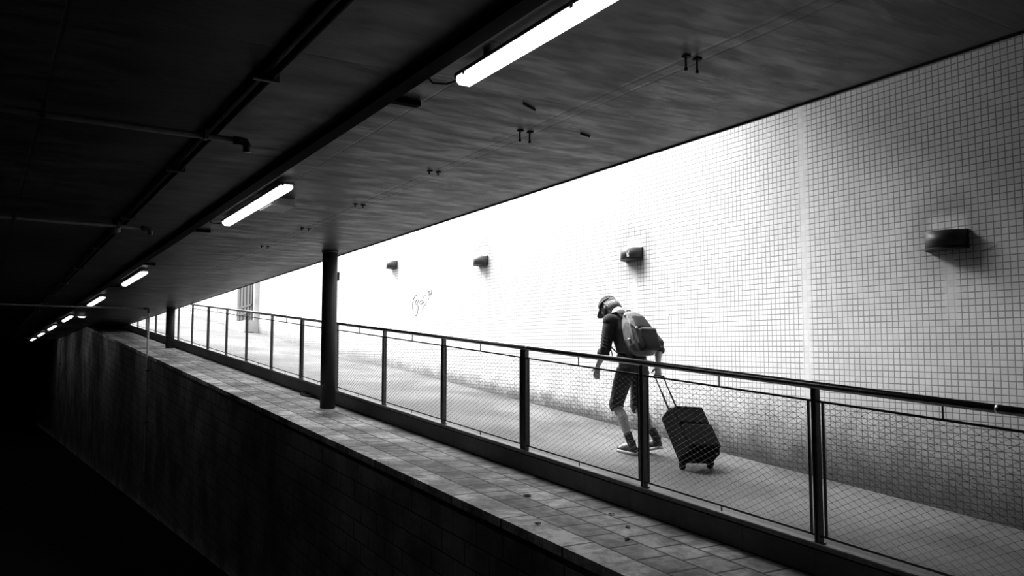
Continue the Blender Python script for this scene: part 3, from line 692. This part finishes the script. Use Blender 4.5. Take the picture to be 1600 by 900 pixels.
vz = obj('visor', bm, 'cap', cp, True); sm = vz.modifiers.new('t', 'SOLIDIFY'); sm.thickness = .006
bm = bmesh.new(); tube(bm, [hp(.093*math.sin(a), .002+.112*math.cos(a), .05) for a in [-2.6+.5*k for k in range(4)]], .009, 8); o = obj('band', bm, 'capband', cp, True); o['label'] = 'light grey band on the cap'
bm = bmesh.new(); ball(bm, hp(0, 0, .128), .009); obj('button', bm, 'capband', cp, True)
# wrist strap dangling below the left cuff
bm = bmesh.new(); tube(bm, [LE+Vector((.02, -.055, -.02)), LE+Vector((.03, -.07, -.09)), LE+Vector((.03, -.065, -.14))], .006, 6); obj('hanging_strap', bm, 'strap', man)

# ------------------------------------------------------------ backpack (a thing of its own, worn on the back)
bt = V3(5.72, 6.72, .45); bb = V3(5.72, 6.56, .05)
bp = thing('backpack', 'grey canvas backpack with a dark front pocket on the walking man', 'backpack', PO)
ax = (bb-bt).normalized(); X_ = Vector((1, 0, 0)); out = ax.cross(X_); out = out if out.y < 0 else -out
def q(u, v, r=0.): return bt+ax*u*1.03+out*(v*.88-.035)+X_*(r-.01)
bm = bmesh.new()
loft(bm, [(q(-.02, .03), .075, .03, X_), (q(.03, .055), .115, .06, X_), (q(.12, .085), .15, .095, X_), (q(.24, .105), .165, .12, X_), (q(.36, .11), .165, .125, X_), (q(.43, .10), .14, .105, X_), (q(.46, .09), .09, .07, X_)], 28)
for k in range(4):
    w_ = .03+.045*k; tube(bm, [q(.05, w_*.6, -.105), q(.15, w_, -.142), q(.28, w_*1.1, -.158), q(.42, w_*1.1, -.13)], .010, 6)
pk = obj('main_bag', bm, 'pack', bp); baked(pk, [('REMESH', dict(mode='VOXEL', voxel_size=.008)), ('SMOOTH', dict(factor=.5, iterations=3))])
def qbox(nm, u0, u1, va, vb, v0, r0, r1, mt_, bw):
    bm = bmesh.new(); hexa(bm, [q(u0, v0, -r0), q(u0, v0, r0), q(u0, va, r0*.9), q(u0, va, -r0*.9), q(u1, v0, -r1), q(u1, v0, r1), q(u1, vb, r1*.9), q(u1, vb, -r1*.9)])
    bmesh.ops.recalc_face_normals(bm, faces=bm.faces); return bevel(obj(nm, bm, mt_, bp, True), bw, 4)
fp = qbox('front_pocket', .225, .445, .275, .27, .12, .125, .12, 'packdark', .03); fp['label'] = 'black lower pocket'
qbox('top_flap', .05, .215, .165, .245, .06, .085, .105, 'packdark', .025)
bm = bmesh.new(); tube(bm, [q(.235, .275, -.105), q(.228, .279, 0), q(.235, .275, .105)], .004, 6); obj('zip', bm, 'buckle', fp)
bm = bmesh.new(); tube(bm, [q(-.01, .02, -.035), q(-.05, .03, -.02), q(-.05, .03, .02), q(-.01, .02, .035)], .008, 8); obj('carry_loop', bm, 'strap', bp, True)
for s_ in (-1, 1):
    bm = bmesh.new(); x = 5.72+s_*.105
    loft(bm, [(V3(x, 6.72, .455), .026, .007, X_), (V3(x, 6.80, .478), .028, .008, X_), (V3(x, 6.89, .468), .03, .008, X_), (V3(x+s_*.02, 6.965, .38), .028, .008, X_), (V3(x+s_*.04, 6.965, .27), .022, .007, X_), (V3(x+s_*.06, 6.90, .15), .014, .005, X_), (V3(x+s_*.055, 6.76, .06), .012, .005, X_), (V3(x+s_*.04, 6.62, .05), .012, .005, X_)], 10); obj('shoulder_strap', bm, 'strap', bp, True)
bm = bmesh.new(); tube(bm, [q(.04, .10, -.11), q(.14, .16, -.125), q(.22, .22, -.11), q(.32, .255, -.10)], .010, 8); obj('side_strap', bm, 'pack', bp, True)
for u, v, r in ((.03, .09, -.115), (.215, .225, -.118), (.30, .12, -.172)):
    bm = bmesh.new(); ball(bm, q(u, v, r), .012, .02, .016, None, 10, 8); o = obj('buckle', bm, 'buckle', bp, True); o['label'] = 'pale plastic buckle'

# ------------------------------------------------------------ suitcase
WH = Vector((5.72, 5.80, g(5.80))); HD = Vector((5.885, 6.505, -.185))
az = (HD-WH).normalized(); bx_ = Vector((1, -.10, 0)); bx_ = (bx_-az*bx_.dot(az)).normalized(); by_ = az.cross(bx_)
if by_.z > 0: outw = by_
else: outw = -by_
sc_ = thing('wheeled_suitcase', 'black soft wheeled suitcase tilted on its wheels, pulled behind the man', 'suitcase', WH)
def s(x, o_, u): return bx_*x+outw*o_+az*u
def sbox(bm, x0, x1, o0, o1, u0, u1, r=.0):
    vs = hexa(bm, [s(x0, o0, u0), s(x1, o0, u0), s(x1, o1, u0), s(x0, o1, u0), s(x0, o0, u1), s(x1, o0, u1), s(x1, o1, u1), s(x0, o1, u1)]); return vs
bm = bmesh.new(); sbox(bm, -.19, .19, .0, .20, .05, .58); bmesh.ops.recalc_face_normals(bm, faces=bm.faces); cs = obj('body', bm, 'case', sc_); bevel(cs, .035, 4)
bm = bmesh.new(); sbox(bm, -.165, .165, .20, .255, .08, .34); bmesh.ops.recalc_face_normals(bm, faces=bm.faces); a_ = obj('lower_pocket', bm, 'case', sc_); bevel(a_, .022, 3)
bm = bmesh.new(); sbox(bm, -.165, .165, .20, .235, .36, .55); bmesh.ops.recalc_face_normals(bm, faces=bm.faces); b_ = obj('upper_pocket', bm, 'case', sc_); bevel(b_, .016, 3)
for u in (.35, .555):
    bm = bmesh.new(); tube(bm, [s(-.15, .238, u-.012), s(.15, .238, u-.012)], .004, 6); obj('zip', bm, 'rubber', a_ if u < .4 else b_)
bm = bmesh.new(); tube(bm, [s(-.06, .10, .58), s(-.055, .10, .61), s(.055, .10, .61), s(.06, .10, .58)], .010, 8); obj('top_handle', bm, 'rubber', sc_, True)
bm = bmesh.new(); tube(bm, [s(.19, .10, .22), s(.222, .10, .24), s(.222, .10, .38), s(.19, .10, .40)], .011, 8); obj('side_handle', bm, 'rubber', sc_, True)
for x in (-.05, .05):
    bm = bmesh.new(); Ln = (HD-WH).length-.02
    tube(bm, [s(x, .015, .3), s(x, .015, Ln*.82)], .009, 8); tube(bm, [s(x, .015, Ln*.8), s(x, .015, Ln)], .0065, 8); obj('telescopic_rod', bm, 'rubber', sc_, True)
    bm = bmesh.new(); ball(bm, s(x, .02, .585), .014, .014, .012, None, 10, 8); o = obj('rod_collar', bm, 'buckle', sc_, True); o['label'] = 'pale rod collar'
bm = bmesh.new(); tube(bm, [s(-.058, .015, Ln-.01), s(-.05, .015, Ln+.01), s(.05, .015, Ln+.01), s(.058, .015, Ln-.01)], .014, 10); obj('pull_grip', bm, 'rubber', sc_, True)
for x in (-.155, .155):
    bm = bmesh.new(); c = s(x, .0, .035); c.z = max(c.z, .0); c = Vector((c.x, c.y, .036+SR*c.y))
    tube(bm, [c-bx_*.014, c+bx_*.014], .036, 20); wh = obj('wheel', bm, 'rubber', sc_, True)
    bm = bmesh.new(); tube(bm, [c-bx_*.016, c+bx_*.016], .014, 12); obj('hub', bm, 'pipe', wh, True)
    bm = bmesh.new(); sbox(bm, x-.026, x+.026, -.005, .05, .03, .09); bmesh.ops.recalc_face_normals(bm, faces=bm.faces); bevel(obj('wheel_housing', bm, 'rubber', sc_), .008)
bm = bmesh.new(); tube(bm, [s(-.12, .19, .05), s(-.12, .20, .02)], .012, 8); obj('foot', bm, 'rubber', sc_)
bm = bmesh.new(); tube(bm, [s(.12, .19, .05), s(.12, .20, .02)], .012, 8); obj('foot', bm, 'rubber', sc_)
